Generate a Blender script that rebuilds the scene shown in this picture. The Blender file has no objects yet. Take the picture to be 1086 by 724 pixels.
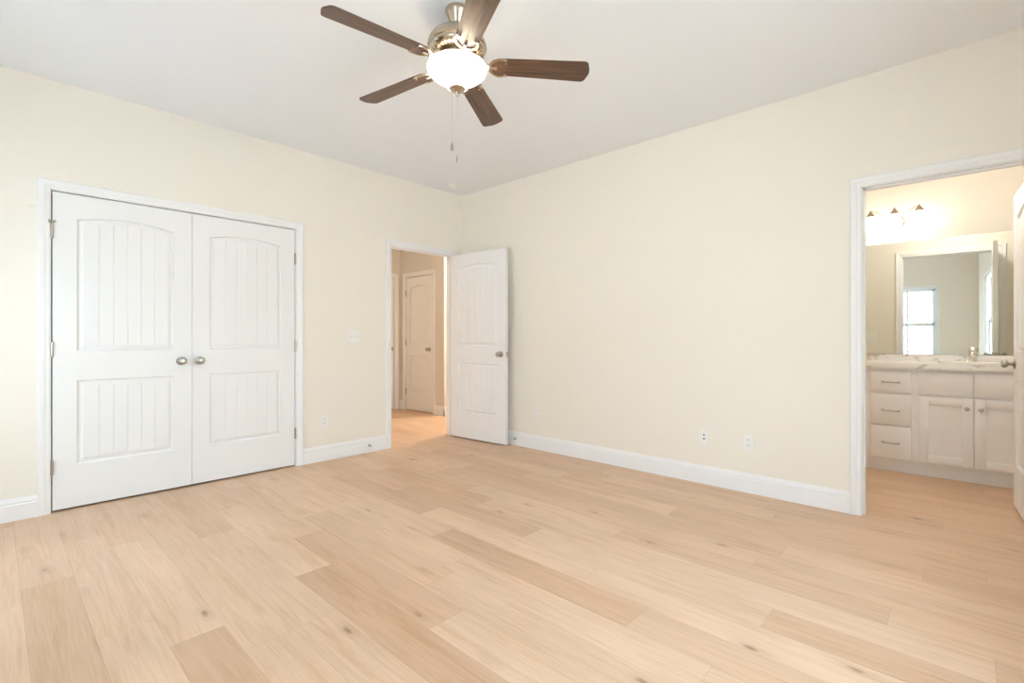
import bpy, bmesh, math, random
from mathutils import Matrix, Vector
PI = math.pi
scn = bpy.context.scene
COL = scn.collection

# ------------------------------------------------------------------ camera, world, lights, exposure
H = 2.74            # ceiling height
ROOM_X = 4.64       # right side wall
ROOM_Y = -4.40      # rear wall (behind the camera)
T = 0.115           # wall thickness
cam = bpy.data.cameras.new('camera'); camo = bpy.data.objects.new('camera', cam); COL.objects.link(camo)
cam.sensor_width = 36.0; cam.lens = 512.433 * 36 / 1086
cam.shift_x = -0.0002; cam.shift_y = -0.00392; cam.clip_start = 0.02
camo.location = (4.21422, -3.69426, 1.11138); camo.rotation_euler = (PI / 2, 0, 0.74809548)
scn.camera = camo

scn.view_settings.view_transform = 'Standard'; scn.view_settings.look = 'None'
scn.view_settings.gamma = 1.0; scn.view_settings.use_curve_mapping = False
scn.view_settings.exposure = -0.03
scn.cycles.max_bounces = 14; scn.cycles.diffuse_bounces = 9; scn.cycles.glossy_bounces = 6
scn.cycles.transparent_max_bounces = 12; scn.cycles.sample_clamp_indirect = 6.0

world = bpy.data.worlds.new('world'); scn.world = world; world.use_nodes = True
SKY = 15.0
wn = world.node_tree.nodes; wl = world.node_tree.links
bg = wn['Background']
tc = wn.new('ShaderNodeTexCoord'); sx = wn.new('ShaderNodeSeparateXYZ'); cr = wn.new('ShaderNodeValToRGB')
wl.new(tc.outputs['Generated'], sx.inputs[0]); wl.new(sx.outputs['Z'], cr.inputs['Fac'])
cr.color_ramp.elements[0].position = 0.0; cr.color_ramp.elements[0].color = (0.74, 0.77, 0.80, 1)
cr.color_ramp.elements[1].position = 0.06; cr.color_ramp.elements[1].color = (0.725, 0.86, 1.0, 1)
e = cr.color_ramp.elements.new(0.8); e.color = (0.65, 0.82, 1.0, 1)
wl.new(cr.outputs['Color'], bg.inputs['Color']); bg.inputs['Strength'].default_value = SKY

# rear wall windows x0, x1 ; side wall window y0, y1 ; sill and head heights
WIN_REAR = [(0.62, 1.42), (3.24, 4.10)]
WIN_SIDE = (-2.75, -1.45)
SILL, HEAD = 0.62, 2.04

def portal(name, loc, rot, sx_, sy_):
    l = bpy.data.lights.new(name, 'AREA'); l.shape = 'RECTANGLE'; l.size = sx_; l.size_y = sy_
    l.cycles.is_portal = True
    o = bpy.data.objects.new(name, l); o.location = loc; o.rotation_euler = rot; COL.objects.link(o)
for i, (a, b) in enumerate(WIN_REAR):
    portal('window_portal', ((a + b) / 2, ROOM_Y - 0.10, (SILL + HEAD) / 2), (PI / 2, 0, 0), b - a, HEAD - SILL)
portal('window_portal', (ROOM_X + 0.10, sum(WIN_SIDE) / 2, (SILL + HEAD) / 2), (PI / 2, 0, PI / 2), WIN_SIDE[1] - WIN_SIDE[0], HEAD - SILL)

sun = bpy.data.lights.new('sun', 'SUN'); sun.energy = 34.0; sun.angle = math.radians(.6); sun.color = (.97, .985, 1.0)
suno = bpy.data.objects.new('sun', sun); suno.rotation_euler = Vector((0.35, -0.75, -1.0)).to_track_quat('-Z', 'Y').to_euler(); COL.objects.link(suno)

def point(name, loc, power, color, r=0.05):
    l = bpy.data.lights.new(name, 'POINT'); l.energy = power; l.color = color; l.shadow_soft_size = r
    o = bpy.data.objects.new(name, l); o.location = loc; COL.objects.link(o); return o
WARM = (1.0, 0.82, 0.60)
FAN_POWER, VANITY_POWER, HALL_POWER = 44.0, 1.8, 100.0
FAN = (2.378, -2.118)
point('fan_lamp_light', (FAN[0], FAN[1], 2.425), FAN_POWER, (1.0, 0.88, 0.72), 0.045)
point('bathroom_fill_light', (4.20, 0.72, 2.35), 17.0, (1.0, 0.92, 0.82), 0.12)  # added fill lamp, unseen, to brighten the vanity cabinet fronts
point('hall_lamp_light', (-0.62, 1.55, 2.25), HALL_POWER, (1.0, 0.85, 0.68), 0.12)

# ------------------------------------------------------------------ helpers
class MB:
    """collects faces; build() links them as ONE mesh object"""
    def __init__(s): s.v = []; s.f = []; s.uv = {}; s.mi = {}
    def quad(s, *p):
        i = len(s.v); s.v += [tuple(q) for q in p]; s.f.append(tuple(range(i, i + len(p)))); return len(s.f) - 1
    def box(s, x0, x1, y0, y1, z0, z1):
        i = len(s.v)
        s.v += [(x0, y0, z0), (x1, y0, z0), (x1, y1, z0), (x0, y1, z0), (x0, y0, z1), (x1, y0, z1), (x1, y1, z1), (x0, y1, z1)]
        for f in ((0, 3, 2, 1), (4, 5, 6, 7), (0, 1, 5, 4), (1, 2, 6, 5), (2, 3, 7, 6), (3, 0, 4, 7)): s.f.append(tuple(i + k for k in f))
    def bbox(s, x0, x1, y0, y1, z0, z1, b=0.003):
        """box with chamfered edges"""
        bm = bmesh.new(); bmesh.ops.create_cube(bm, size=1)
        for v in bm.verts: v.co = Vector((x0 + (v.co.x + .5) * (x1 - x0), y0 + (v.co.y + .5) * (y1 - y0), z0 + (v.co.z + .5) * (z1 - z0)))
        bmesh.ops.bevel(bm, geom=bm.edges[:], offset=b, segments=2, profile=0.5, affect='EDGES')
        s.bm(bm)
    def bm(s, bm, M=None):
        i = len(s.v); bm.verts.index_update()
        for v in bm.verts: s.v.append(tuple(M @ v.co) if M else tuple(v.co))
        for f in bm.faces: s.f.append(tuple(i + v.index for v in f.verts))
        bm.free()
    def lathe(s, prof, n=32, M=None, sq=1.0, caps=True):
        """prof: (r, z) from top to bottom, round z; sq squashes y"""
        M = M or Matrix.Identity(4); i0 = len(s.v)
        for r, z in prof:
            for k in range(n):
                a = 2 * PI * k / n; s.v.append(tuple(M @ Vector((r * math.cos(a), r * sq * math.sin(a), z))))
        for j in range(len(prof) - 1):
            for k in range(n):
                a, b = i0 + j * n + k, i0 + j * n + (k + 1) % n
                s.f.append((a, a + n, b + n, b))
        if caps:
            if prof[0][0] > 1e-4: s.f.append(tuple(i0 + k for k in range(n)))
            if prof[-1][0] > 1e-4: s.f.append(tuple(i0 + (len(prof) - 1) * n + n - 1 - k for k in range(n)))
    def tube(s, pts, r, n=10, close=False):
        pts = [Vector(p) for p in pts]; i0 = len(s.v); m = len(pts); up0 = None
        rr = r if isinstance(r, (list, tuple)) else [r] * m
        for j, p in enumerate(pts):
            t = (pts[min(j + 1, m - 1)] - pts[max(j - 1, 0)]).normalized()
            if up0 is None: up0 = Vector((0, 0, 1)) if abs(t.z) < .9 else Vector((1, 0, 0))
            u = (up0 - t * up0.dot(t)).normalized(); w = t.cross(u); up0 = u
            for k in range(n):
                a = 2 * PI * k / n; s.v.append(tuple(p + u * rr[j] * math.cos(a) + w * rr[j] * math.sin(a)))
        for j in range(m - 1):
            for k in range(n):
                a, b = i0 + j * n + k, i0 + j * n + (k + 1) % n
                s.f.append((a, b, b + n, a + n))
        s.f.append(tuple(i0 + n - 1 - k for k in range(n))); s.f.append(tuple(i0 + (m - 1) * n + k for k in range(n)))
    def xf(s, M, i0=0):
        for k in range(i0, len(s.v)): s.v[k] = tuple(M @ Vector(s.v[k]))
        return s
    def build(s, name, mat, parent=None, smooth=False, fix=True, angle=35):
        me = bpy.data.meshes.new(name); me.from_pydata(s.v, [], s.f); me.update()
        if fix:
            bm = bmesh.new(); bm.from_mesh(me); bmesh.ops.remove_doubles(bm, verts=bm.verts, dist=1e-5)
            bmesh.ops.recalc_face_normals(bm, faces=bm.faces); bm.to_mesh(me); bm.free()
        for m in (mat if isinstance(mat, (list, tuple)) else [mat]): me.materials.append(m)
        if smooth:
            me.polygons.foreach_set('use_smooth', [True] * len(me.polygons))
            me.set_sharp_from_angle(angle=math.radians(angle))
        o = bpy.data.objects.new(name, me); COL.objects.link(o)
        if parent: o.parent = parent
        return o

def tag(o, label, cat, group=None, kind=None):
    o['label'] = label; o['category'] = cat
    if group: o['group'] = group
    if kind: o['kind'] = kind
    return o
def struct(o, label, cat): return tag(o, label, cat, kind='structure')
def empty(name, loc=(0, 0, 0), rz=0.0):
    o = bpy.data.objects.new(name, None); o.location = loc; o.rotation_euler = (0, 0, rz); o.empty_display_size = .1
    COL.objects.link(o); return o
def copy_tree(o, parent=None):
    c = o.copy(); COL.objects.link(c); c.parent = parent
    for ch in [x for x in bpy.data.objects if x.parent == o]: copy_tree(ch, c)
    return c
def RZ(a): return Matrix.Rotation(a, 4, 'Z')
def TR(x, y, z): return Matrix.Translation((x, y, z))

# ------------------------------------------------------------------ materials
def mat(name, color, rough=0.5, metal=0.0, spec=None, bump=None, coat=0.0):
    m = bpy.data.materials.new(name); m.use_nodes = True; nt = m.node_tree; b = nt.nodes['Principled BSDF']
    b.inputs['Base Color'].default_value = (*color, 1); b.inputs['Roughness'].default_value = rough; b.inputs['Metallic'].default_value = metal
    if spec is not None: b.inputs['Specular IOR Level'].default_value = spec
    if coat: b.inputs['Coat Weight'].default_value = coat
    if bump:
        sc, st = bump
        tc = nt.nodes.new('ShaderNodeTexCoord'); n = nt.nodes.new('ShaderNodeTexNoise'); n.inputs['Scale'].default_value = sc; n.inputs['Detail'].default_value = 3
        bp = nt.nodes.new('ShaderNodeBump'); bp.inputs['Strength'].default_value = st; bp.inputs['Distance'].default_value = 0.002
        nt.links.new(tc.outputs['Object'], n.inputs['Vector']); nt.links.new(n.outputs['Fac'], bp.inputs['Height']); nt.links.new(bp.outputs['Normal'], b.inputs['Normal'])
    return m
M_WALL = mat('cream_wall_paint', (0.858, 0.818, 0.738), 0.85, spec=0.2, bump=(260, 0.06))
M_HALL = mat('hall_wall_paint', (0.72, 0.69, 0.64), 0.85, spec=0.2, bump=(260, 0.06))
M_CEIL = mat('white_ceiling_paint', (0.85, 0.875, 0.91), 0.95, spec=0.1, bump=(140, 0.10))
M_TRIM = mat('white_trim_paint', (0.87, 0.875, 0.885), 0.38, spec=0.4)
M_DOOR = mat('white_door_paint', (0.855, 0.86, 0.865), 0.42, spec=0.4)
M_DARK = mat('closet_dark', (0.05, 0.045, 0.04), 0.9)  # near-black stands in for the shade inside the closed closet
M_NICKEL = mat('satin_nickel', (0.46, 0.435, 0.40), 0.28, 1.0)
M_FANMETAL = mat('brushed_nickel_fan', (0.50, 0.42, 0.325), 0.27, 1.0)
M_CHROME = mat('polished_chrome', (0.80, 0.79, 0.77), 0.12, 1.0)
M_DKMETAL = mat('dark_bronze', (0.035, 0.025, 0.02), 0.45, 0.6)
M_PLATE = mat('white_plastic', (0.86, 0.86, 0.83), 0.35)
M_SLOT = mat('socket_slot_dark', (0.12, 0.11, 0.10), 0.6)
M_CAB = mat('white_cabinet_paint', (0.87, 0.86, 0.865), 0.42)
M_MIRROR = mat('mirror_silver', (0.83, 0.87, 0.85), 0.0, 1.0)
M_PORC = mat('sink_porcelain', (0.86, 0.86, 0.84), 0.12, coat=.3)
M_VINYL = mat('window_vinyl', (0.84, 0.87, 0.89), 0.35)
M_SIDING = mat('house_siding', (0.80, 0.82, 0.83), 0.7)
M_ROOFM = mat('roof_shingle', (0.22, 0.22, 0.23), 0.9, bump=(60, .4))
M_GROUND_BOUNCE = mat('pale_ground_bounce', (0.60, 0.61, 0.62), 1.0, bump=(50, .5))  # unseen ground, coloured pale to bounce daylight up onto the ceiling
M_RUBBER = mat('white_rubber', (0.75, 0.75, 0.73), 0.6)

def m_glass():
    m = bpy.data.materials.new('window_glass'); m.use_nodes = True; nt = m.node_tree; nt.nodes.clear()
    o = nt.nodes.new('ShaderNodeOutputMaterial'); mx = nt.nodes.new('ShaderNodeMixShader'); t = nt.nodes.new('ShaderNodeBsdfTransparent'); g = nt.nodes.new('ShaderNodeBsdfGlossy')
    t.inputs['Color'].default_value = (.94, .96, .95, 1); g.inputs['Roughness'].default_value = 0.02; mx.inputs['Fac'].default_value = 0.06
    nt.links.new(t.outputs[0], mx.inputs[1]); nt.links.new(g.outputs[0], mx.inputs[2]); nt.links.new(mx.outputs[0], o.inputs[0]); return m
M_GLASS = m_glass()

def m_lampglass(name, strength, color):
    """frosted lit glass: glows, and lets the bulb inside shine through"""
    m = bpy.data.materials.new(name); m.use_nodes = True; nt = m.node_tree; nt.nodes.clear()
    o = nt.nodes.new('ShaderNodeOutputMaterial'); ad = nt.nodes.new('ShaderNodeAddShader'); em = nt.nodes.new('ShaderNodeEmission')
    mx = nt.nodes.new('ShaderNodeMixShader'); tr = nt.nodes.new('ShaderNodeBsdfTransparent'); tl = nt.nodes.new('ShaderNodeBsdfTranslucent')
    em.inputs['Strength'].default_value = strength; em.inputs['Color'].default_value = (*color, 1)
    tr.inputs['Color'].default_value = (.9, .88, .84, 1); tl.inputs['Color'].default_value = (.8, .8, .78, 1); mx.inputs['Fac'].default_value = 0.55
    nt.links.new(tr.outputs[0], mx.inputs[1]); nt.links.new(tl.outputs[0], mx.inputs[2]); nt.links.new(mx.outputs[0], ad.inputs[0]); nt.links.new(em.outputs[0], ad.inputs[1]); nt.links.new(ad.outputs[0], o.inputs[0])
    return m
M_BOWL = m_lampglass('lit_frosted_bowl', 4.5, (1.0, 0.90, 0.76))
M_SHADE = m_lampglass('lit_frosted_shade', 2.6, (1.0, 0.90, 0.76))

def m_blade():
    m = bpy.data.materials.new('walnut_blade'); m.use_nodes = True; nt = m.node_tree; b = nt.nodes['Principled BSDF']; N = nt.nodes.new; L = nt.links.new
    tc = N('ShaderNodeTexCoord'); mp = N('ShaderNodeMapping'); mp.inputs['Scale'].default_value = (3, 55, 20)
    n = N('ShaderNodeTexNoise'); n.inputs['Scale'].default_value = 1.0; n.inputs['Detail'].default_value = 5; n.inputs['Roughness'].default_value = .6
    r = N('ShaderNodeValToRGB'); r.color_ramp.elements[0].position = .36; r.color_ramp.elements[0].color = (0.038, 0.022, 0.014, 1)
    r.color_ramp.elements[1].position = .66; r.color_ramp.elements[1].color = (0.140, 0.070, 0.040, 1)
    L(tc.outputs['Object'], mp.inputs[0]); L(mp.outputs[0], n.inputs['Vector']); L(n.outputs['Fac'], r.inputs['Fac']); L(r.outputs['Color'], b.inputs['Base Color'])
    b.inputs['Roughness'].default_value = .38
    return m
M_BLADE = m_blade()

def m_marble():
    m = bpy.data.materials.new('veined_marble_laminate'); m.use_nodes = True; nt = m.node_tree; b = nt.nodes['Principled BSDF']; N = nt.nodes.new; L = nt.links.new
    tc = N('ShaderNodeTexCoord'); mp = N('ShaderNodeMapping'); mp.inputs['Rotation'].default_value = (0, .6, .75); mp.inputs['Scale'].default_value = (1.3, 5, 2.2)
    n = N('ShaderNodeTexNoise'); n.inputs['Scale'].default_value = 5.0; n.inputs['Detail'].default_value = 6; n.inputs['Distortion'].default_value = 1.4
    r = N('ShaderNodeValToRGB'); r.color_ramp.elements[0].position = .36; r.color_ramp.elements[0].color = (.60, .57, .54, 1)
    r.color_ramp.elements[1].position = .45; r.color_ramp.elements[1].color = (.88, .87, .86, 1)
    L(tc.outputs['Object'], mp.inputs[0]); L(mp.outputs[0], n.inputs['Vector']); L(n.outputs['Fac'], r.inputs['Fac']); L(r.outputs['Color'], b.inputs['Base Color'])
    b.inputs['Roughness'].default_value = .3
    return m
M_MARBLE = m_marble()

def m_floor():
    m = bpy.data.materials.new('oak_plank_floor'); m.use_nodes = True; nt = m.node_tree; b = nt.nodes['Principled BSDF']; N = nt.nodes.new; L = nt.links.new
    def math_(op, a, c=None, v=None):
        k = N('ShaderNodeMath'); k.operation = op
        for i, q in enumerate((a, c, v)):
            if q is None: continue
            if isinstance(q, (int, float)): k.inputs[i].default_value = q
            else: L(q, k.inputs[i])
        return k.outputs[0]
    uv = N('ShaderNodeUVMap'); uv.uv_map = 'plank'
    at = N('ShaderNodeAttribute'); at.attribute_name = 'tone'; sd = N('ShaderNodeAttribute'); sd.attribute_name = 'seed'
    sp = N('ShaderNodeSeparateXYZ'); L(uv.outputs[0], sp.inputs[0]); u, v = sp.outputs[0], sp.outputs[1]
    seed = math_('MULTIPLY', sd.outputs['Fac'], 53.0)
    def vec(su, sv, off=0.0):
        c = N('ShaderNodeCombineXYZ'); L(math_('MULTIPLY', u, su), c.inputs[0]); L(math_('MULTIPLY', v, sv), c.inputs[1]); L(math_('ADD', seed, off), c.inputs[2]); return c.outputs[0]
    def noise(vc, sc, det, ro=.55, dist=0.0):
        n = N('ShaderNodeTexNoise'); n.inputs['Scale'].default_value = sc; n.inputs['Detail'].default_value = det; n.inputs['Roughness'].default_value = ro; n.inputs['Distortion'].default_value = dist
        L(vc, n.inputs['Vector']); return n.outputs['Fac']
    def ramp(f, stops):
        r = N('ShaderNodeValToRGB'); el = r.color_ramp.elements
        for i, (p, c) in enumerate(stops):
            x = el[i] if i < 2 else el.new(p); x.position = p; x.color = (c, c, c, 1) if isinstance(c, (int, float)) else (*c, 1)
        L(f, r.inputs['Fac']); return r.outputs['Color']
    base = ramp(at.outputs['Fac'], [(0.0, (.685, .492, .348)), (1.0, (.545, .355, .230))])
    cath = ramp(noise(vec(1.0, 13.0), 1.6, 5, .6, 1.0), [(.28, (.90, .84, .77)), (.50, (1, 1, 1)), (.75, (1.04, 1.05, 1.07))])
    fine = ramp(noise(vec(5.0, 130.0, 7.0), 1.0, 3), [(.25, (.93, .89, .84)), (.6, (1.03, 1.03, 1.03))])
    broad = ramp(noise(vec(1.3, 3.0, 3.0), 1.2, 2), [(.25, .93), (.75, 1.05)])
    vo = N('ShaderNodeTexVoronoi'); vo.inputs['Scale'].default_value = 1.0; L(vec(2.7, 7.2, 1.0), vo.inputs['Vector'])
    vo.voronoi_dimensions = '3D'
    rnd = N('ShaderNodeSeparateColor'); L(vo.outputs['Color'], rnd.inputs[0])
    size = math_('MULTIPLY', math_('GREATER_THAN', rnd.outputs[0], .42), 1.0)
    wob = math_('MULTIPLY', math_('SUBTRACT', noise(vec(22, 60, 2.0), 1.0, 2), .5), .10)
    knot = math_('MULTIPLY', ramp(math_('ADD', vo.outputs['Distance'], wob), [(.025, 1.0), (.06, .62), (.10, .22), (.26, 0.0)]), size)
    def mul(a, c):
        k = N('ShaderNodeMix'); k.data_type = 'RGBA'; k.blend_type = 'MULTIPLY'; k.inputs[0].default_value = 1.0; L(a, k.inputs[6]); L(c, k.inputs[7]); return k.outputs[2]
    col = mul(mul(mul(base, cath), fine), broad)
    kx = N('ShaderNodeMix'); kx.data_type = 'RGBA'; kx.blend_type = 'MIX'; L(math_('MULTIPLY', knot, .78), kx.inputs[0]); L(col, kx.inputs[6]); kx.inputs[7].default_value = (.22, .115, .058, 1)
    # thin seam line along plank edges
    ln = N('ShaderNodeAttribute'); ln.attribute_name = 'plen'
    dv = math_('MINIMUM', v, math_('SUBTRACT', PLW, v)); du = math_('MINIMUM', u, math_('SUBTRACT', ln.outputs['Fac'], u))
    d = math_('MINIMUM', dv, du)
    seam = ramp(math_('MULTIPLY', d, 400.0), [(.0, .86), (.9, 1.0)])
    fin = mul(kx.outputs[2], seam)
    L(fin, b.inputs['Base Color']); b.inputs['Roughness'].default_value = .46; b.inputs['Specular IOR Level'].default_value = .35
    bp = N('ShaderNodeBump'); bp.inputs['Strength'].default_value = .12; bp.inputs['Distance'].default_value = .001
    L(noise(vec(5.0, 130.0, 7.0), 1.0, 3), bp.inputs['Height']); L(bp.outputs[0], b.inputs['Normal'])
    return m
PLW = 0.1745
M_FLOOR = m_floor()

# ------------------------------------------------------------------ structure: floor
def make_floor():
    rnd = random.Random(11); y0 = -2.735; LEN = 1.22
    X0, X1, Y0, Y1 = -2.40, 5.75, -4.52, 3.05
    seams = {-3: 2.13, 0: 1.95, 1: 2.73, 4: 2.05, 5: 1.72, 6: 2.43, 7: 1.86, 11: 1.645, 10: 3.54}
    dark = {(-3, 0): .75, (-3, -1): .02, (0, 0): .92, (0, -1): .10, (1, -1): .72, (1, 0): .12, (4, 0): .85, (4, -1): .2, (5, -1): .66, (5, 0): .08,
            (6, -1): .70, (6, 1): .72, (6, 0): .10, (7, -1): .62, (7, 0): .15, (11, -1): .6, (11, 0): .15, (10, -1): .5, (10, 0): .12,
            (2, 0): .12, (3, 0): .10, (-1, 0): .15, (-2, 0): .2}
    V = []; F = []; UV = []; tone = []; seed = []; plen = []
    k0 = math.floor((Y0 - y0) / PLW); k1 = math.ceil((Y1 - y0) / PLW)
    for k in range(k0, k1):
        s = seams.get(k, rnd.uniform(0, LEN))
        j0 = math.floor((X0 - s) / LEN); j1 = math.ceil((X1 - s) / LEN)
        for j in range(j0, j1):
            xa, xb = s + j * LEN, s + (j + 1) * LEN; ya, yb = y0 + k * PLW, y0 + (k + 1) * PLW
            cxa, cxb, cya, cyb = max(xa, X0), min(xb, X1), max(ya, Y0), min(yb, Y1)
            if cxb - cxa < 1e-4 or cyb - cya < 1e-4: continue
            i = len(V); V += [(cxa, cya, 0), (cxb, cya, 0), (cxb, cyb, 0), (cxa, cyb, 0)]; F.append((i, i + 1, i + 2, i + 3))
            UV += [(cxa - xa, cya - ya), (cxb - xa, cya - ya), (cxb - xa, cyb - ya), (cxa - xa, cyb - ya)]
            t = rnd.choice([.05, .1, .15, .2, .25, .3, .4, .55]) + rnd.uniform(-.04, .04)
            tone.append(max(0, dark.get((k, j), t))); seed.append(rnd.random()); plen.append(LEN)
    # slab underside so the floor has thickness
    me = bpy.data.meshes.new('floor'); me.from_pydata(V, [], F); me.update()
    ul = me.uv_layers.new(name='plank')
    for i, p in enumerate(UV): ul.data[i].uv = p
    for nm, arr in (('tone', tone), ('seed', seed), ('plen', plen)):
        a = me.attributes.new(nm, 'FLOAT', 'FACE')
        for i, q in enumerate(arr): a.data[i].value = q
    me.materials.append(M_FLOOR)
    o = bpy.data.objects.new('floor', me); COL.objects.link(o)
    struct(o, 'light oak plank floor running through bedroom, hall and bathroom', 'floor')
    b = MB(); b.box(X0, X1, Y0, Y1, -.15, -.002); so = b.build('floor_slab', M_DARK, o)
make_floor()

# ------------------------------------------------------------------ structure: walls with openings
CL0, CL1 = -3.438, -1.908      # closet opening (y)
EN0, EN1 = -0.947, -0.138      # entry opening (y)
BA0, BA1 = 3.765, 4.562        # bathroom opening (x)
DHC, DH, DHB = 2.046, 2.032, 2.046; JT = .016           # clear head height of the door openings, jamb thickness

def wall_boxes(b, axis, p0, p1, a0, a1, z0, z1, holes):
    """slab between p0..p1 across, a0..a1 along, with rectangular holes (a, a, z, z)"""
    def bx(u0, u1, w0, w1):
        if u1 - u0 < 1e-4 or w1 - w0 < 1e-4: return
        if axis == 'x': b.box(p0, p1, u0, u1, w0, w1)
        else: b.box(u0, u1, p0, p1, w0, w1)
    cur = a0
    for h0, h1, hz0, hz1 in sorted(holes):
        bx(cur, h0, z0, z1); bx(h0, h1, z0, hz0); bx(h0, h1, hz1, z1); cur = h1
    bx(cur, a1, z0, z1)

b = MB(); wall_boxes(b, 'x', -T, 0, ROOM_Y - T, 0, 0, H, [(CL0 - JT, CL1 + JT, 0, DHC + JT), (EN0 - JT, EN1 + JT, 0, DH + JT)])
struct(b.build('wall_left', M_WALL, fix=False), 'cream wall holding the double closet doors and the hall doorway', 'wall')
b = MB(); wall_boxes(b, 'y', 0, T, -T, 5.6 + T, 0, H, [(BA0 - JT, BA1 + JT, 0, DHB + JT)])
struct(b.build('wall_right', M_WALL, fix=False), 'long cream wall between the hall doorway corner and the bathroom doorway', 'wall')
b = MB(); wall_boxes(b, 'y', ROOM_Y - T, ROOM_Y, 0, ROOM_X + T, 0, H, [(a, c, SILL, HEAD) for a, c in WIN_REAR])
struct(b.build('wall_rear', M_WALL, fix=False), 'cream wall with a sash window seen reflected in the bathroom mirror', 'wall')
b = MB(); wall_boxes(b, 'x', ROOM_X, ROOM_X + T, ROOM_Y, 0, 0, H, [(*WIN_SIDE, SILL, HEAD)])
struct(b.build('wall_side', M_WALL, fix=False), 'cream side wall next to the bathroom doorway, seen only in the mirror', 'wall')
b = MB(); b.box(-T, ROOM_X + T, ROOM_Y - T, T, H, H + .12); b.box(-2.5, -T, -1.5, 3.1, H, H + .12); b.box(-T, 5.8, T, 3.1, H, H + .12); b.box(-.95, -T, -3.75, -1.5, H, H + .12)
struct(b.build('ceiling', M_CEIL, fix=False), 'flat white ceiling above the brown ceiling fan', 'ceiling')
# closet shell
b = MB(); b.box(-.90, -.80, -3.75, -1.40, 0, H); b.box(-.80, -T, -3.75, -3.65, 0, H); b.box(-.80, -T, -1.50, -1.40, 0, H)
struct(b.build('wall_closet', M_DARK, fix=False), 'closet interior painted dark for shade behind the double doors', 'wall')
# bathroom shell
BY = 1.88
b = MB(); b.box(2.5, 5.72, BY, BY + T, 0, H)
struct(b.build('wall_bathroom', M_WALL, fix=False), 'warm lit bathroom wall above the mirror and white vanity', 'wall')
b = MB(); b.box(2.5, 2.6, T, BY, 0, H); b.box(5.6, 5.72, T, BY, 0, H)
struct(b.build('wall_bathroom_side', M_WALL, fix=False), 'bathroom end walls beyond the white vanity', 'wall')
# hall shell
HX, HY, HC = -2.22, 0.66, -1.140
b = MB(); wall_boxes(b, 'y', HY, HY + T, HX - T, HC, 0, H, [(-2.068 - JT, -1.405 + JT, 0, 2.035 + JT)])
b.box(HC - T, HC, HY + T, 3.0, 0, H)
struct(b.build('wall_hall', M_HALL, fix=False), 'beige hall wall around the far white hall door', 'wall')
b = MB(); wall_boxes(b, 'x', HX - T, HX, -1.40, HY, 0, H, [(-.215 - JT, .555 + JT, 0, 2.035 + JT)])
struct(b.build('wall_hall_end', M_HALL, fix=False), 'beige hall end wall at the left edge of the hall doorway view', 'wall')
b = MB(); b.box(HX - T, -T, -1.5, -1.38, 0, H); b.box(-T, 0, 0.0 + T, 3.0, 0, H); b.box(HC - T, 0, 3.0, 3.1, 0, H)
b.box(-2.15, -1.33, HY + T, HY + T + .05, 0, H); b.box(HX - T - .05, HX - T, -.35, .64, 0, H)  # added slabs behind the hall doors, blocking light from the door gaps
struct(b.build('wall_hall_near', M_HALL, fix=False), 'hall walls hidden round the corner of the hall doorway, plus added light-blocking slabs behind the hall doors', 'wall')

# ------------------------------------------------------------------ casings, jambs, baseboards
CASE = [(.0, 0.0), (.0, .009), (.006, .0115), (.020, .0120), (.026, .0155), (.046, .0185), (.053, .0185), (.057, .014), (.057, 0.0)]   # 57 mm profile, from the opening outwards
def casing(b, P, u0, u1, zt, w=.057):
    """P(u, z, n) -> point; mitred three sided casing"""
    prof = [(.005 + o * w / .057, t) for o, t in CASE]
    for (o1, t1), (o2, t2) in zip(prof, prof[1:]):
        A = [P(u0 - o1, 0, t1), P(u0 - o1, zt + o1, t1), P(u1 + o1, zt + o1, t1), P(u1 + o1, 0, t1)]
        B = [P(u0 - o2, 0, t2), P(u0 - o2, zt + o2, t2), P(u1 + o2, zt + o2, t2), P(u1 + o2, 0, t2)]
        for i in range(3): b.quad(A[i], A[i + 1], B[i + 1], B[i])
def jamb(b, P, u0, u1, zt, depth, stop=None, th=JT):
    """lining boards across the wall depth (n from 0 to -depth) with a stop bead"""
    def bx(ua, ub, za, zb, na, nb):
        p = [P(u, z, n) for u in (ua, ub) for z in (za, zb) for n in (na, nb)]
        xs, ys, zs = zip(*p); b.box(min(xs), max(xs), min(ys), max(ys), min(zs), max(zs))
    bx(u0 - th, u0, 0, zt + th, -depth, 0); bx(u1, u1 + th, 0, zt + th, -depth, 0); bx(u0, u1, zt, zt + th, -depth, 0)
    if stop:
        s0, s1 = stop
        bx(u0, u0 + .010, 0, zt, -s1, -s0); bx(u1 - .010, u1, 0, zt, -s1, -s0); bx(u0, u1, zt - .010, zt, -s1, -s0)
Pleft = lambda u, z, n: (n, u, z)                      # wall_left, bedroom side
PleftB = lambda u, z, n: (-T - n, u, z)                # wall_left, hall side
Pright = lambda u, z, n: (u, -n, z)                    # wall_right, bedroom side
PrightB = lambda u, z, n: (u, T + n, z)                # wall_right, bathroom side
b = MB(); casing(b, Pleft, CL0, CL1, DHC); jamb(b, Pleft, CL0, CL1, DHC, T)
struct(b.build('trim_1', M_TRIM), 'white moulded casing framing the double closet doors', 'trim')
b = MB(); casing(b, Pleft, EN0, EN1, DH); casing(b, PleftB, EN0, EN1, DH); jamb(b, Pleft, EN0, EN1, DH, T, (.040, .075))
struct(b.build('trim_2', M_TRIM), 'white casing and jamb of the hall doorway beside the open door', 'trim')
b = MB(); casing(b, Pright, BA0, BA1, DHB); casing(b, PrightB, BA0, BA1, DHB); jamb(b, Pright, BA0, BA1, DHB, T, (.035, .072))
struct(b.build('trim_3', M_TRIM), 'white casing and jamb of the bathroom doorway', 'trim')
b = MB(); casing(b, lambda u, z, n: (u, HY - n, z), -2.068, -1.405, 2.035); jamb(b, lambda u, z, n: (u, HY - n, z), -2.068, -1.405, 2.035, T)
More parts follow.
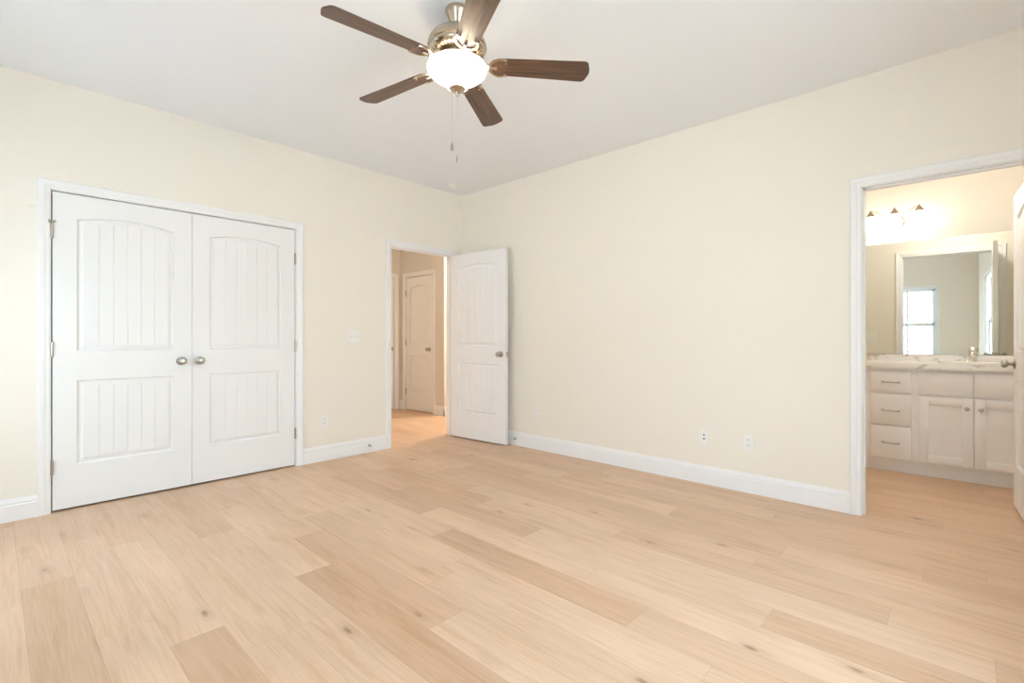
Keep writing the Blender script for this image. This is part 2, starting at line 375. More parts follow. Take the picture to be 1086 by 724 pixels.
struct(b.build('trim_4', M_TRIM), 'white casing round the far hall door', 'trim')
b = MB(); casing(b, lambda u, z, n: (HX + n, u, z), -.215, .555, 2.035); jamb(b, lambda u, z, n: (HX + n, u, z), -.215, .555, 2.035, T)
struct(b.build('trim_5', M_TRIM), 'white casing round the narrow hall end door', 'trim')

BASE = [(0.0, 0.0), (.0155, 0.0), (.0155, .094), (.0125, .098), (.0095, .100), (.0095, .103), (.0130, .107), (.0125, .113), (.009, .121), (.0065, .132), (.003, .137), (0.0, .137)]
def baseboard(name, label, runs):
    """runs: (P, u0, u1) with P(u, z, n)"""
    b = MB()
    for P, u0, u1 in runs:
        for (n1, z1), (n2, z2) in zip(BASE, BASE[1:]): b.quad(P(u0, z1, n1), P(u1, z1, n1), P(u1, z2, n2), P(u0, z2, n2))
        b.quad(*[P(u0, z, n) for n, z in BASE]); b.quad(*[P(u1, z, n) for n, z in BASE])
    return struct(b.build(name, M_TRIM), label, 'baseboard')
baseboard('baseboard_left', 'white baseboard along the wall of the closet doors', [(Pleft, ROOM_Y, CL0 - .062), (Pleft, CL1 + .062, EN0 - .062), (Pleft, EN1 + .062, 0)])
baseboard('baseboard_right', 'white baseboard along the long cream wall', [(Pright, 0.0, BA0 - .062)])
Prear = lambda u, z, n: (u, ROOM_Y + n, z); Pside = lambda u, z, n: (ROOM_X - n, u, z)
baseboard('baseboard_rear', 'white baseboard under the bedroom windows behind the viewpoint', [(Prear, 0, ROOM_X), (Pside, ROOM_Y, 0)])
baseboard('baseboard_hall', 'white baseboard wrapping the hall corner beside the far hall door', [
    (lambda u, z, n: (u, HY - n, z), -1.343, HC + .0155), (lambda u, z, n: (HC + n, u, z), HY - .0155, 3.0), (lambda u, z, n: (u, HY - n, z), HX, -2.13)])
baseboard('baseboard_bathroom', 'white baseboard along the bathroom wall behind the open door', [(PrightB, 2.6, BA0 - .062), (PrightB, BA1 + .062, 5.6)])

# ------------------------------------------------------------------ doors
def leaf_mesh(w, h, side, t=.035, x0=.003):
    """two panel plank style door leaf with an arched upper panel; hinge pin on local z axis"""
    b = MB()
    st = min(.114, w * .152)
    ya = -side * .008                       # knuckle side face
    yb = -side * (.008 + t)
    x1 = w
    zl0, zl1, zu0, zu1, rise = .275, .818, 1.008, h - .158, .035
    N = 12
    xl, xr = x0 + st, x1 - st
    def arch(x, inset, up):
        if not up: return zl1 - inset
        q = (x - (xl + xr) / 2) / ((xr - xl) / 2)
        return zu1 - inset + rise * (1 - q * q)
    for yf, nd in ((ya, side), (yb, -side)):
        Y = lambda d: yf - nd * d            # d = depth below the face
        F = lambda *p: b.quad(*[(x, Y(d), z) for x, z, d in p])
        # stiles and rails
        F((x0, 0, 0), (xl, 0, 0), (xl, h, 0), (x0, h, 0)); F((xr, 0, 0), (x1, 0, 0), (x1, h, 0), (xr, h, 0))
        F((xl, 0, 0), (xr, 0, 0), (xr, zl0, 0), (xl, zl0, 0)); F((xl, zl1, 0), (xr, zl1, 0), (xr, zu0, 0), (xl, zu0, 0))
        xs = [xl + (xr - xl) * i / N for i in range(N + 1)]
        for a, c in zip(xs, xs[1:]): F((a, arch(a, 0, 1), 0), (c, arch(c, 0, 1), 0), (c, h, 0), (a, h, 0))
        for zb, up in ((zl0, 0), (zu0, 1)):
            rings = []
            for ins, d in ((0, 0), (.003, .003), (.007, .0150), (.010, .0150), (.034, .0042), (.036, .0042)):
                xa, xb_ = xl + ins, xr - ins
                ring = [(xa, zb + ins, d), (xb_, zb + ins, d)]
                for i in range(N + 1):
                    x = xb_ + (xa - xb_) * i / N
                    xo = xr + (xl - xr) * i / N
                    ring.append((x, arch(xo, ins, up), d))
                rings.append(ring)
            for r1, r2 in zip(rings, rings[1:]):
                n = len(r1)
                for i in range(n): F(r1[i], r1[(i + 1) % n], r2[(i + 1) % n], r2[i])
            # plank field with V grooves
            xa, xb_ = xl + .036, xr - .036; npl = 6; g = .0028
            cols = [(xa, .0035)]
            for i in range(1, npl):
                xg = xa + (xb_ - xa) * i / npl; cols += [(xg - g, .0045), (xg, .0085), (xg + g, .0045)]
            cols.append((xb_, .0045))
            full = []
            for (p, dp), (q, dq) in zip(cols, cols[1:]):
                m = 1 if q - p < .01 else 3
                for i in range(m): full.append((p + (q - p) * i / m, dp + (dq - dp) * i / m))
            full.append(cols[-1])
            def top(x):
                xo = xl + (x - xa) / (xb_ - xa) * (xr - xl); return arch(xo, .036, up)
            for (p, dp), (q, dq) in zip(full, full[1:]): F((p, zb + .036, dp), (q, zb + .036, dq), (q, top(q), dq), (p, top(p), dp))
    for x in (x0, x1): b.quad((x, ya, 0), (x, yb, 0), (x, yb, h), (x, ya, h))
    for z in (0, h): b.quad((x0, ya, z), (x1, ya, z), (x1, yb, z), (x0, yb, z))
    return b

KNOB = [(.0, .0), (.031, .0), (.032, .003), (.029, .007), (.016, .009), (.0115, .013), (.0105, .026), (.013, .031), (.021, .036), (.0262, .044), (.0268, .051), (.024, .058), (.017, .0625), (.009, .0635), (.0, .0635)]
def knob(parent, x, z, y, sgn):
    """round knob on the face at local y, pointing to sgn * local y"""
    M = TR(x, y, z) @ Matrix.Rotation(-sgn * PI / 2, 4, 'X')
    b = MB(); b.lathe(KNOB[5:], 28, M); o = b.build('knob', M_NICKEL, parent, True, angle=50)
    r = MB(); r.lathe(KNOB[:6], 28, M); r.build('rose', M_NICKEL, o, True)
    return o
def hinge(parent, z, side, pin=False, lx=0.0):
    b = MB(); hh = .088
    b.lathe([(.0, hh / 2 + .006), (.004, hh / 2 + .005), (.0080, hh / 2), (.0080, -hh / 2), (.004, -hh / 2 - .005), (0, -hh / 2 - .006)], 14, TR(0, 0, z))
    o = b.build('hinge', M_NICKEL, parent, True)
    if pin:    # hinge pin door stop
        p = MB(); s = side
        p.tube([(0, 0, z + hh / 2 + .012), (.010, s * .012, z + hh / 2 + .012)], .0035); p.tube([(0, 0, z + hh / 2 + .012), (-.012, s * .018, z + hh / 2 + .012)], .0035)
        p.lathe([(.0, .005), (.009, .004), (.009, -.004), (0, -.005)], 12, TR(-.013, s * .019, z + hh / 2 + .012) @ Matrix.Rotation(PI / 2, 4, 'Y'))
        p.lathe([(.0, .005), (.008, .004), (.008, -.004), (0, -.005)], 12, TR(.012, s * .014, z + hh / 2 + .012) @ Matrix.Rotation(PI / 2, 4, 'X'))
        p.lathe([(.0, .006), (.008, .006), (.008, -.006), (0, -.006)], 12, TR(0, 0, z + hh / 2 + .012))
        p.build('hinge_pin_stop', M_NICKEL, o, True)
    return o
def door(name, label, pin, rz, w, side, h=2.012, knobs=(1, -1), hinges=True, kz=.925, stop_pin=False, latch=False, back=.065):
    """knobs: +1 knuckle side, -1 the other"""
    o = leaf_mesh(w, h, side).build(name, M_DOOR, None, False)
    o.location = (*pin, .014); o.rotation_euler = (0, 0, rz)
    struct(o, label, 'door')
    for k in knobs:
        y = -side * .008 if k > 0 else -side * .043
        knob(o, w - back, kz, y, side if k > 0 else -side)
    if hinges:
        for z in (.272, 1.022, 1.775): hinge(o, z, side, stop_pin and z > 1.5)
    if latch:
        y0, y1 = sorted((-side * .014, -side * .037)); b = MB(); b.bbox(w - .0008, w + .0012, y0, y1, kz - .028, kz + .028, .0005)
        yc = (y0 + y1) / 2; b.bbox(w, w + .009, yc - .006, yc + .006, kz - .008, kz + .008, .002); b.build('latch_plate', M_NICKEL, o)
    return o
cw = (CL1 - CL0) / 2 - .0045
door('door_1', 'closet door with its knob at the right edge, left leaf of the pair', (.008, CL0 + .003), PI / 2, cw, -1, h=2.024, knobs=(1,), stop_pin=True, back=.068)
door('door_2', 'closet door nearer the hall doorway, knob at its left edge', (.008, CL1 - .003), -PI / 2, cw, 1, h=2.024, knobs=(1,), back=.044)
door('door_3', 'white panel door standing open against the long cream wall', (.010, EN1 - .002), math.radians(4.2), .800, 1, latch=True, back=.066)
door('door_4', 'white bathroom door standing open at the right edge of the picture', (BA1 - .008, T + .008), math.radians(93), .772, -1, h=2.024, latch=True)
door('door_5', 'closed white hall door with knob, seen through the hall doorway', (-2.0595, HY - .006), 0.0, .645, -1)
door('door_6', 'closed hall end door, a sliver beside the hall doorway casing', (HX + .006, -.206), PI / 2, .750, -1, knobs=(1,))

# ------------------------------------------------------------------ windows (behind the viewpoint, seen in the mirror)
def window(n, label, P, u0, u1, halves=1):
    """double hung window; P(u, z, n) with n into the room"""
    def bx(b, ua, ub, za, zb, na, nb):
        p = [P(u, z, m) for u in (ua, ub) for z in (za, zb) for m in (na, nb)]; xs, ys, zs = zip(*p)
        b.box(min(xs), max(xs), min(ys), max(ys), min(zs), max(zs))
    root = MB()   # the frame lining
    bx(root, u0, u0 + .03, SILL, HEAD, -T, 0); bx(root, u1 - .03, u1, SILL, HEAD, -T, 0); bx(root, u0, u1, HEAD - .03, HEAD, -T, 0); bx(root, u0, u1, SILL, SILL + .03, -T, 0)
    o = root.build('window_%d' % n, M_VINYL, fix=False); struct(o, label, 'window')
    c = MB()
    for o1, o2, t in ((-.006, .036, .016),):
        bx(c, u0 - o2, u0 - o1, SILL - .02, HEAD + o2, 0, t); bx(c, u1 + o1, u1 + o2, SILL - .02, HEAD + o2, 0, t); bx(c, u0 - o1, u1 + o1, HEAD + o1, HEAD + o2, 0, t)
    bx(c, u0 - .06, u1 + .06, SILL - .085, SILL - .02, 0, .014)
    c.build('window_casing', M_TRIM, o, fix=False)
    s = MB(); bx(s, u0 - .075, u1 + .075, SILL - .022, SILL + .002, -.03, .045); s.build('window_sill', M_TRIM, o, fix=False)
    wd = (u1 - u0) / halves
    for hI in range(halves):
        a, e_ = u0 + hI * wd + .03, u0 + (hI + 1) * wd - .03
        mid = (SILL + HEAD) / 2 + .02
        for za, zb, nn in ((mid - .03, HEAD - .03, -.085), (SILL + .03, mid + .03, -.055)):
            f = MB(); r = .042
            bx(f, a, a + r, za, zb, nn - .014, nn + .014); bx(f, e_ - r, e_, za, zb, nn - .014, nn + .014); bx(f, a, e_, za, za + r, nn - .014, nn + .014); bx(f, a, e_, zb - r, zb, nn - .014, nn + .014)
            cx_ = (a + e_) / 2; bx(f, cx_ - .014, cx_ + .014, za, zb, nn - .006, nn + .006)
            sh = f.build('sash', M_VINYL, o, fix=False)
            g = MB(); bx(g, a + r - .004, e_ - r + .004, za + r - .004, zb - r + .004, nn - .0015, nn + .0015); g.build('pane', M_GLASS, sh, fix=False)
for i, (a, c) in enumerate(WIN_REAR):
    window(i + 1, ('white sash window on the rear wall, far from the bathroom', 'white sash window seen in the bathroom mirror')[i], Prear, a, c)
window(3, 'white sash window on the side wall, a bright sliver in the mirror', Pside, *WIN_SIDE, halves=2)

# outside the rear windows: pale light-bouncing ground and the neighbouring house
b = MB(); b.box(-25, 30, -40, ROOM_Y - T - .02, -.35, -.30); b.box(ROOM_X + T + 1.2, 30, ROOM_Y - T - .02, 12, -.35, -.30)
struct(b.build('ground', M_GROUND_BOUNCE, fix=False), 'unseen ground outside, made pale to bounce light in through the bedroom windows', 'ground')
nh = empty('neighbouring_house', (4.0, -14.0, -.3)); tag(nh, 'pale house with lap siding outside the window in the mirror', 'house')
b = MB(); n_l = 16
for i in range(n_l):
    z0, z1 = i * .19, (i + 1) * .19
    b.quad((-7, .030, z0), (7, .030, z0), (7, .008, z1), (-7, .008, z1)); b.quad((-7, .008, z0), (7, .008, z0), (7, .030, z0), (-7, .030, z0))
b.box(-7, 7, -6, 0, 0, n_l * .19); b.build('siding_wall', M_SIDING, nh, fix=False)
b = MB(); b.quad((-7.4, .45, 3.0), (7.4, .45, 3.0), (7.4, -3, 4.9), (-7.4, -3, 4.9)); b.quad((-7.4, -6.5, 3.0), (7.4, -6.5, 3.0), (7.4, -3, 4.9), (-7.4, -3, 4.9)); b.quad((-7.4, .45, 3.0), (7.4, .45, 3.0), (7.4, -6.5, 3.0), (-7.4, -6.5, 3.0))
b.build('roof', M_ROOFM, nh, fix=False)

# ------------------------------------------------------------------ ceiling fan
fan = empty('ceiling_fan', (FAN[0], FAN[1], H))
tag(fan, 'ceiling fan with five dark wood blades and a lit glass bowl', 'ceiling fan')
b = MB(); b.lathe([(.058, 0), (.0595, -.006), (.0585, -.014), (.054, -.022), (.034, -.068), (.031, -.073), (.0, -.074)], 40); b.build('canopy', M_FANMETAL, fan, True)
b = MB(); b.lathe([(.022, -.070), (.0295, -.080), (.0295, -.088), (.022, -.100), (.022, -.120), (0, -.120)], 28); b.build('ball_joint', M_DKMETAL, fan, True)
b = MB(); b.lathe([(.0, -.103), (.045, -.104), (.072, -.108), (.102, -.120), (.126, -.138), (.141, -.160), (.146, -.180), (.146, -.192), (.142, -.195), (.142, -.203), (.138, -.211), (.122, -.226), (.100, -.236), (.0, -.236)], 56)
motor = b.build('motor_housing', M_FANMETAL, fan, True, angle=28)
b = MB()
for k in range(40):
    M = RZ(2 * PI * k / 40); i = len(b.v); b.box(.098, .128, -.0022, .0022, -.2310, -.2195); b.xf(M @ TR(.002, 0, -.004), i)
b.build('vent_fins', M_FANMETAL, motor)
b = MB(); b.lathe([(.085, -.234), (.088, -.246), (.108, -.252), (.115, -.258), (.115, -.276), (0, -.276)], 48); b.build('light_fitter', M_FANMETAL, fan, True)
BZ = -.288
bowl = [(.117, BZ + .012), (.130, BZ + .011), (.141, BZ + .007), (.147, BZ - .002), (.146, BZ - .012), (.141, BZ - .024), (.132, BZ - .035), (.118, BZ - .045), (.096, BZ - .056), (.077, BZ - .065), (.064, BZ - .076), (.056, BZ - .089), (.049, BZ - .100), (.040, BZ - .104), (.012, BZ - .106)]
b = MB(); b.lathe(bowl + [(r - .003, z + .003) for r, z in reversed(bowl) if r > .02], 56, caps=False)
o = b.build('glass_bowl', M_BOWL, fan, True, fix=False, angle=60); o['label'] = 'lit frosted white glass bowl'
b = MB(); b.lathe([(.030, BZ - .095), (.0415, BZ - .099), (.0415, BZ - .105), (.034, BZ - .113), (.018, BZ - .119), (.010, BZ - .122), (.008, BZ - .129), (.010, BZ - .133), (.007, BZ - .139), (.0, BZ - .142)], 32)
b.build('finial', M_FANMETAL, fan, True)
# blades
def blade_outline():
    pts = []; r0, r1 = .170, .664
    def hw(r): return .053 + (.066 - .053) * (r - r0) / (r1 - r0)
    for k in range(13):      # rounded root
        a = PI / 2 + PI * k / 12; pts.append((r0 + .045 + .045 * math.cos(a), .0535 * math.sin(a)))
    cr_ = .026
    ys = hw(r1)
    for k in range(7): a = -PI / 2 + PI / 2 * k / 6; pts.append((r1 - .010 - cr_ + cr_ * math.cos(a), -ys + cr_ + cr_ * math.sin(a)))
    for k in range(1, 6):
        y = -ys + cr_ + (2 * ys - 2 * cr_) * k / 6; pts.append((r1 - .010 + .010 * (1 - (y / (ys - cr_)) ** 2), y))
    for k in range(7): a = PI / 2 * k / 6; pts.append((r1 - .010 - cr_ + cr_ * math.cos(a), ys - cr_ + cr_ * math.sin(a)))
    return pts
PITCH = math.radians(-12)
BLZ = -.272
def make_blade():
    out = blade_outline(); n = len(out); b = MB(); t = .003
    for z in (t, -t): b.v += [(x, y, z) for x, y in out]
    b.f.append(tuple(range(n))); b.f.append(tuple(n + n - 1 - k for k in range(n)))
    for k in range(n): b.f.append((k, n + k, n + (k + 1) % n, (k + 1) % n))
    bl = b.build('blade', M_BLADE, fan, False)
    bl['label'] = 'dark walnut blade'
    q = MB()
    # crescent bracket under the blade root
    c0 = .170 + .045; ro, ri = .060, .047; z0, z1 = -.0035, -.0085; A = [PI / 2 - .25 + (PI + .5) * k / 20 for k in range(21)]
    for a, e_ in zip(A, A[1:]):
        p = [(c0 + r * math.cos(x), r * math.sin(x)) for x in (a, e_) for r in (ri, ro)]
        for z in (z0, z1): q.quad(*[(*p[i], z) for i in (0, 1, 3, 2)])
        q.quad((*p[0], z0), (*p[2], z0), (*p[2], z1), (*p[0], z1)); q.quad((*p[1], z0), (*p[3], z0), (*p[3], z1), (*p[1], z1))
    for s in (-1, 1):
        q.tube([(c0 + .0535 * math.cos(PI / 2 - .25), s * .0535 * math.sin(PI / 2 - .25), -.006), (c0 + .030, s * .050, -.006)], .0052, 8)
        q.lathe([(.0, -.003), (.0055, -.004), (.0055, -.011), (0, -.013)], 10, TR(c0 + .026, s * .036, 0))
    q.lathe([(.0, -.003), (.0055, -.004), (.0055, -.011), (0, -.013)], 10, TR(c0 - .022, 0, 0))
    q.tube([(c0 - .045, 0, -.007), (c0 - .018, 0, -.007)], .008, 8)
    q.tube([(.112, 0, .026), (.125, 0, .020), (.142, 0, .002), (c0 - .052, 0, -.006)], [.015, .014, .012, .012], 10)
    q.build('blade_iron', M_FANMETAL, bl, True)
    return bl
bl0 = make_blade()
for k in range(5):
    o = bl0 if k == 0 else copy_tree(bl0, fan)
    th = math.radians((-96.5, -29.0, 46.5, 119.0, 191.0)[k])
    o.matrix_local = TR(0, 0, BLZ) @ RZ(th) @ Matrix.Rotation(math.radians(1.2), 4, 'Y') @ Matrix.Rotation(PITCH, 4, 'X')
# pull chains
def chain(dx, dy, ztop, zf):
    b = MB(); pts = [(dx, dy, ztop + (zf - ztop) * k / 6) for k in range(7)]; b.tube(pts, .0006, 6)
    n = int((ztop - zf) / .012)
    for k in range(n): b.lathe([(0, .0013), (.0013, 0), (0, -.0013)], 6, TR(dx, dy, ztop - .012 * (k + .5)))
    o = b.build('pull_chain', M_NICKEL, fan)
    f = MB(); f.lathe([(.0, .022), (.003, .021), (.0038, .014), (.0062, .006), (.0070, -.006), (.0060, -.016), (.003, -.021), (0, -.022)], 14, TR(dx, dy, zf - .02))
    f.build('pull_fob', M_NICKEL, o, True)
chain(.002, 0.0, BZ - .139, -.720); chain(-.018, -.018, BZ - .103, -.660)

# smoke detector
sd = MB(); sd.lathe([(.066, 0), (.067, -.008), (.062, -.012), (.050, -.013), (.049, -.026), (.044, -.032), (.030, -.036), (0, -.036)], 36)
o = sd.build('smoke_detector', M_PLATE, None, True); o.location = (.225, -.325, H); tag(o, 'white round smoke detector on the ceiling near the room corner', 'smoke detector')
b = MB(); b.lathe([(.010, -.0355), (.010, -.038), (0, -.038)], 14, TR(.012, 0, 0)); b.build('test_button', M_PLATE, o, True)

# ------------------------------------------------------------------ outlets and switches
def plate_obj(name, label, cat, P, u, z, kind, gang=1, group=None):
    """P(u, z, n)->point on a wall"""
    w = .070 + (gang - 1) * .046; h = .115
    def place(b, i0=0):
        o0 = Vector(P(u, z, 0)); U = Vector(P(u + 1, z, 0)) - o0; Nn = Vector(P(u, z, 1)) - o0
        M = Matrix(((U.x, Nn.x, 0, o0.x), (U.y, Nn.y, 0, o0.y), (0, 0, 1, z), (0, 0, 0, 1)))
        b.xf(M); return b
    b = MB(); b.bbox(-w / 2, w / 2, 0, .006, -h / 2, h / 2, .0025)
    r = place(b).build(name, M_PLATE, None); tag(r, label, cat, group)
    if kind == 'switch':
        for g in range(gang):
            x = (g - (gang - 1) / 2) * .046
            c = MB(); c.bbox(x - .0055, x + .0055, .005, .008, -.0125, .0125, .001); co = place(c).build('toggle_slot', M_PLATE, r)
            c = MB(); i = 0; c.bbox(-.004, .004, 0, .016, -.0045, .0045, .0015); c.xf(TR(x, .005, .002) @ Matrix.Rotation(math.radians(25), 4, 'X')); place(c).build('toggle', M_PLATE, r)
    elif kind == 'duplex':
        for s in (-1, 1):
            c = MB(); c.lathe([(.0175, 0), (.0175, .003), (.016, .0035), (0, .0035)], 28, TR(0, .0055, s * .0195) @ Matrix.Rotation(-PI / 2, 4, 'X'), sq=.82); so = place(c).build('socket', M_PLATE, r, True)
            c = MB()
            for x, hh in ((-.0063, .0042), (.0063, .0034)): c.box(x - .001, x + .001, .0085, .0094, s * .0195 + .001 - hh, s * .0195 + .003 + hh)
            c.lathe([(.0022, 0), (.0022, .0006), (0, .0006)], 10, TR(0, .0088, s * .0195 - .0085) @ Matrix.Rotation(-PI / 2, 4, 'X')); place(c).build('slots', M_SLOT, so)
    elif kind == 'jack':
        for s in (-1, 1):
            c = MB(); c.lathe([(.0065, 0), (.0065, .002), (.0045, .003), (.0045, .008), (.0, .008)], 16, TR(0, .0055, s * .014) @ Matrix.Rotation(-PI / 2, 4, 'X')); place(c).build('jack_socket', M_SLOT, r, True)
    return r
plate_obj('light_switch', 'double light switch on the cream wall between closet and hall doorway', 'light switch', Pleft, -1.362, 1.113, 'switch', 2)
plate_obj('wall_outlet', 'white outlet low on the wall between closet and hall doorway', 'outlet', Pleft, -1.649, .359, 'duplex')
plate_obj('wall_outlet', 'white outlet low on the long wall just beside the open door', 'outlet', Pright, 1.140, .360, 'duplex')
plate_obj('cable_jack', 'white cable jack plate with two dark ports on the long wall', 'wall jack', Pright, 2.783, .356, 'jack')
plate_obj('wall_outlet', 'white outlet on the long wall beside the cable jack plate', 'outlet', Pright, 3.100, .359, 'duplex')
plate_obj('light_switch', 'bathroom light switch visible at the mirror edge', 'light switch', PrightB, 3.47, 1.12, 'switch', 2)

# door stops on the baseboards
def doorstop(label, P, u, z, ln=.07):
    o0 = Vector(P(u, z, .0150)); Nn = (Vector(P(u, z, 1)) - Vector(P(u, z, 0)))
    R = Nn.to_track_quat('Z', 'Y').to_matrix().to_4x4(); M = Matrix.Translation(o0) @ R
    b = MB(); b.lathe([(.013, 0), (.013, .004), (.007, .007), (.0055, .010), (.0055, ln - .012), (.0, ln - .012)], 16, M)
    o = b.build('door_stop', M_NICKEL, None, True); tag(o, label, 'door stop')
    c = MB(); c.lathe([(.0085, ln - .014), (.0100, ln - .010), (.0100, ln - .003), (.007, ln), (0, ln)], 16, M); c.build('rubber_tip', M_RUBBER, o, True)
doorstop('small door stop on the baseboard between closet and hall doorway', Pleft, -1.205, .068, .05)
doorstop('small door stop on the long wall baseboard behind the open door', Pright, .845, .068, .045)

# ------------------------------------------------------------------ bathroom vanity
VX0, VX1, VF, VD = 3.612, 4.934, 1.358, 1.88
van = empty('vanity_cabinet', (VX0, VF, 0)); tag(van, 'white vanity cabinet with three drawers and shaker doors in the bathroom', 'vanity')
def V(b): return b.xf(TR(-VX0, -VF, 0))
b = MB(); b.box(VX0, VX0 + .018, VF + .019, VD - .002, .105, .862); b.box(VX1 - .018, VX1, VF + .019, VD - .002, .105, .862); b.box(VX0 + .018, VX1 - .018, VF + .019, VD - .012, .105, .123); b.box(VX0, VX1, VF, VF + .019, .105, .862); b.box(VX0 + .018, VX1 - .018, VD - .012, VD - .002, .105, .862)
V(b).build('carcass', M_CAB, van, fix=False)
b = MB(); b.box(VX0, VX1, VF + .056, VD - .002, 0, .105); b.box(VX0, VX1, VF + .048, VF + .056, 0, .105); V(b).build('toe_kick', M_TRIM, van, fix=False)
FY = VF - .019
def slab_front(x0, x1, z0, z1, name):
    b = MB(); b.bbox(x0, x1, FY, VF, z0, z1, .0025); return V(b).build(name, M_CAB, van, True)
def pull(parent, xc, z):
    b = MB(); r = .0055; y = FY
    pts = [(xc - .052, y - .001, z), (xc - .052, y - .018, z), (xc - .049, y - .026, z), (xc - .040, y - .029, z)] + [(xc + k * .02, y - .030, z) for k in (-1, 0, 1)] + [(xc + .040, y - .029, z), (xc + .049, y - .026, z), (xc + .052, y - .018, z), (xc + .052, y - .001, z)]
    b.tube(pts, r, 10)
    for s in (-1, 1): b.lathe([(.009, 0), (.009, .003), (.006, .005), (0, .005)], 14, TR(xc + s * .052, y, z) @ Matrix.Rotation(PI / 2, 4, 'X'))
    V(b).build('pull', M_NICKEL, parent, True)
def shaker(x0, x1, z0, z1):
    b = MB(); r = .060
    b.bbox(x0, x0 + r, FY, VF, z0, z1, .0018); b.bbox(x1 - r, x1, FY, VF, z0, z1, .0018); b.bbox(x0 + r, x1 - r, FY + .0002, VF, z0, z0 + r, .0015); b.bbox(x0 + r, x1 - r, FY + .0002, VF, z1 - r, z1, .0015)
    b.box(x0 + r - .004, x1 - r + .004, FY + .009, VF - .001, z0 + r - .004, z1 - r + .004)
    return V(b).build('cabinet_door', M_CAB, van, True, fix=False)
def cab_knob(parent, x, z):
    b = MB(); b.lathe([(.009, 0), (.007, .004), (.0055, .012), (.008, .016), (.0145, .020), (.0155, .025), (.012, .029), (0, .031)], 20, TR(x, FY, z) @ Matrix.Rotation(PI / 2, 4, 'X'))
    V(b).build('cabinet_knob', M_NICKEL, parent, True)
for bx0 in (3.660, 4.652):
    for z0, z1 in ((.664, .832), (.392, .640), (.120, .380)):
        f = slab_front(bx0, bx0 + .262, z0, z1, 'drawer'); pull(f, bx0 + .131, (z0 + z1) / 2 - .003)
for x0, x1 in ((3.966, 4.282), (4.292, 4.608)):
    slab_front(x0, x1, .664, .832, 'drawer_front')
for x0, x1, kx in ((3.966, 4.284, 4.250), (4.292, 4.610, 4.326)):
    f = shaker(x0, x1, .124, .642); cab_knob(f, kx, .571)
# countertop with a hole for the sink
SINK = (4.287, 1.60, .205, .150)
ct = empty('vanity_countertop', (VX0, VF, .862)); tag(ct, 'white veined marble countertop on the bathroom vanity', 'countertop')
b = MB(); x0, x1, y0, y1, z0, z1 = VX0 - .012, VX1 + .012, VF - .040, VD, .862, .905
n = 48
def rect_pt(a):
    c, s_ = math.cos(a), math.sin(a); cx_, cy_ = SINK[0], SINK[1]
    ts = []
    if c > 1e-9: ts.append((x1 - cx_) / c)
    if c < -1e-9: ts.append((x0 - cx_) / c)
    if s_ > 1e-9: ts.append((y1 - cy_) / s_)
    if s_ < -1e-9: ts.append((y0 - cy_) / s_)
    t = min(ts); return (cx_ + c * t, cy_ + s_ * t)
ang = sorted(set([2 * PI * k / n for k in range(n)] + [math.atan2(yy - SINK[1], xx - SINK[0]) % (2 * PI) for xx in (x0, x1) for yy in (y0, y1)]))
inn = [(SINK[0] + SINK[2] * math.cos(a), SINK[1] + SINK[3] * math.sin(a)) for a in ang]; outp = [rect_pt(a) for a in ang]; m_ = len(ang)
for k in range(m_):
    q = (k + 1) % m_
    for z in (z0, z1): b.quad((*inn[k], z), (*outp[k], z), (*outp[q], z), (*inn[q], z))
    b.quad((*outp[k], z0), (*outp[q], z0), (*outp[q], z1), (*outp[k], z1)); b.quad((*inn[k], z0), (*inn[q], z0), (*inn[q], z1), (*inn[k], z1))
b.xf(TR(-VX0, -VF, -.862)); b.build('worktop', M_MARBLE, ct)
b = MB(); b.bbox(x0, x1, VD - .020, VD - .0005, .9045, .962, .003); b.xf(TR(-VX0, -VF, -.862)); b.build('backsplash', M_MARBLE, ct, True)
sk = MB(); R_ = []
for r, z in ((1.03, .906), (1.045, .911), (1.02, .914), (.98, .911), (.95, .890), (.88, .845), (.72, .805), (.45, .787), (.10, .783), (.08, .775)):
    R_.append([(SINK[2] * r * math.cos(2 * PI * k / 40), SINK[3] * r * math.sin(2 * PI * k / 40), z) for k in range(40)])
for r1, r2 in zip(R_, R_[1:]):
    for k in range(40): sk.quad(r1[k], r1[(k + 1) % 40], r2[(k + 1) % 40], r2[k])
so = sk.build('bathroom_sink', M_PORC, None, True, angle=60); so.location = (SINK[0], SINK[1], 0); tag(so, 'white oval sink set into the marble vanity countertop', 'sink')
b = MB(); b.lathe([(.020, .7835), (.022, .786), (.017, .788), (0, .787)], 20); b.build('drain', M_CHROME, so, True)
# faucet
fa = empty('bathroom_faucet', (SINK[0], 1.800, .905)); tag(fa, 'chrome single handle faucet on the marble countertop below the mirror', 'faucet')
b = MB(); b.lathe([(.080, 0), (.080, .006), (.074, .012), (.050, .016), (0, .018)], 36, sq=.34); b.build('deck_plate', M_CHROME, fa, True)
b = MB(); b.lathe([(.030, .010), (.027, .020), (.024, .045), (.025, .066), (.022, .074), (0, .076)], 28); b.build('body', M_CHROME, fa, True)
b = MB(); b.tube([(0, -.012, .040), (0, -.045, .058), (0, -.085, .064), (0, -.118, .058), (0, -.126, .046)], [.016, .0145, .013, .012, .0115], 14); b.build('spout', M_CHROME, fa, True)
b = MB(); b.lathe([(.012, .072), (.020, .082), (.026, .096), (.0265, .110), (.021, .121), (.011, .126), (0, .127)], 10); b.build('handle', M_CHROME, fa, True, angle=20)
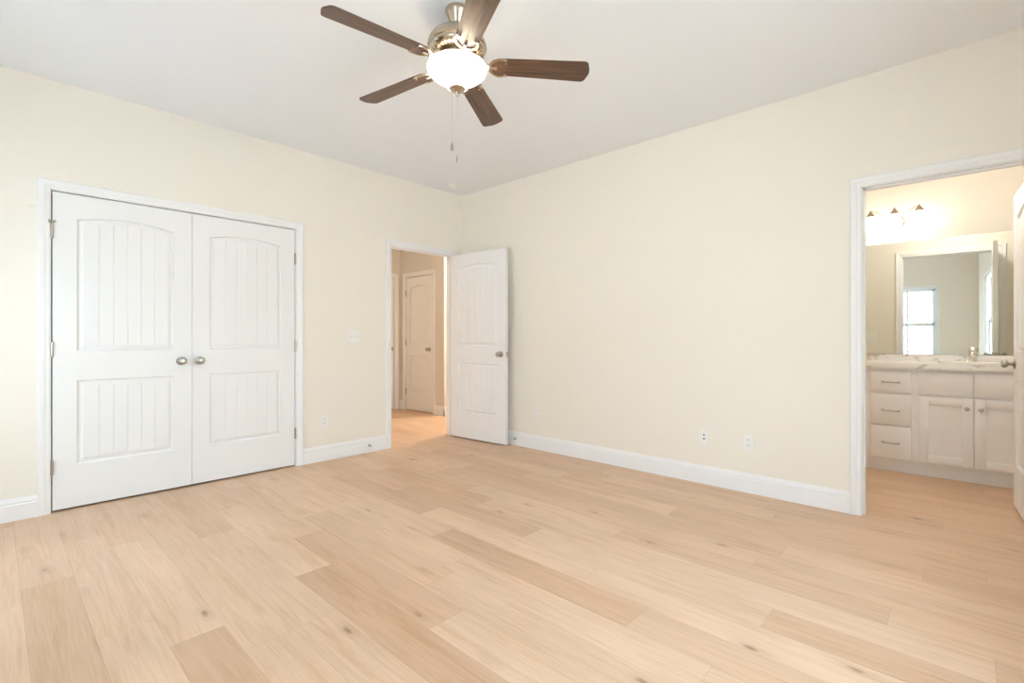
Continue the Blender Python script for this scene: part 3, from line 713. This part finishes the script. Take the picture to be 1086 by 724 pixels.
# mirror: plate glass resting on the backsplash, a touch out of parallel with the wall
TILT = math.radians(0.9)
mr = MB(); mr.bbox(-.72, .72, -.005, 0, 0, 1.005, .0015)
mo = mr.build('wall_mirror', M_MIRROR); mo.location = (4.20, BY - .014, .964); mo.rotation_euler = (0, 0, TILT)
tag(mo, 'large frameless wall mirror above the bathroom vanity', 'mirror')
for x in (-.30, .16, .45):
    b = MB(); b.bbox(x - .009, x + .009, -.008, 0.004, 1.000, 1.014, .001); b.build('mirror_clip', M_CHROME, mo)

# vanity light
LX, LZ = 3.786, 2.15
vl = empty('vanity_light', (LX, BY, LZ)); tag(vl, 'three lamp vanity light with frosted glass shades above the mirror', 'vanity light')
Mx = Matrix.Rotation(PI / 2, 4, 'X')
b = MB(); b.lathe([(.062, 0), (.062, .010), (.054, .018), (.020, .024), (0, .024)], 36, Mx); b.build('back_plate', M_FANMETAL, vl, True)
def lamp_shade(dx):
    dy, zt = -.155, .092
    b = MB()
    if abs(dx) < .01: pts = [(0, -.015, -.01), (0, -.060, .030), (0, -.105, .075), (0, -.140, .099), (0, dy, .094)]
    else:
        s = 1 if dx > 0 else -1
        pts = [(s * .030, -.018, -.015), (s * .062, -.060, .032), (s * .105, -.105, .076), (s * .140, -.140, .096), (dx, dy, .094)]
    # smooth the arm
    for _ in range(2):
        q = [pts[0]]
        for p0, p1 in zip(pts, pts[1:]): q += [tuple(.75 * a + .25 * c for a, c in zip(p0, p1)), tuple(.25 * a + .75 * c for a, c in zip(p0, p1))]
        pts = q + [pts[-1]]
    b.tube(pts, .0045, 8); arm = b.build('lamp_arm', M_FANMETAL, vl, True)
    b = MB(); b.lathe([(.0, .108), (.005, .107), (.006, .098), (.010, .093), (.034, .056), (.039, .046), (.034, .046), (0, .050)], 28, TR(dx, dy, 0)); b.build('lamp_cap', M_FANMETAL, vl, True)
    pr = [(.028, .052), (.034, .044), (.042, .020), (.049, -.010), (.054, -.040), (.057, -.072), (.0575, -.084)]
    b = MB(); b.lathe(pr + [(r - .003, z) for r, z in reversed(pr)], 32, TR(dx, dy, 0), caps=False); s = b.build('lamp_shade', M_SHADE, vl, True, fix=False, angle=60)
    s['label'] = 'lit frosted glass shade'
    point('vanity_lamp_light', (LX + dx, BY + dy, LZ - .03), VANITY_POWER, WARM, .022)
for dx in (-.170, 0, .168): lamp_shade(dx)
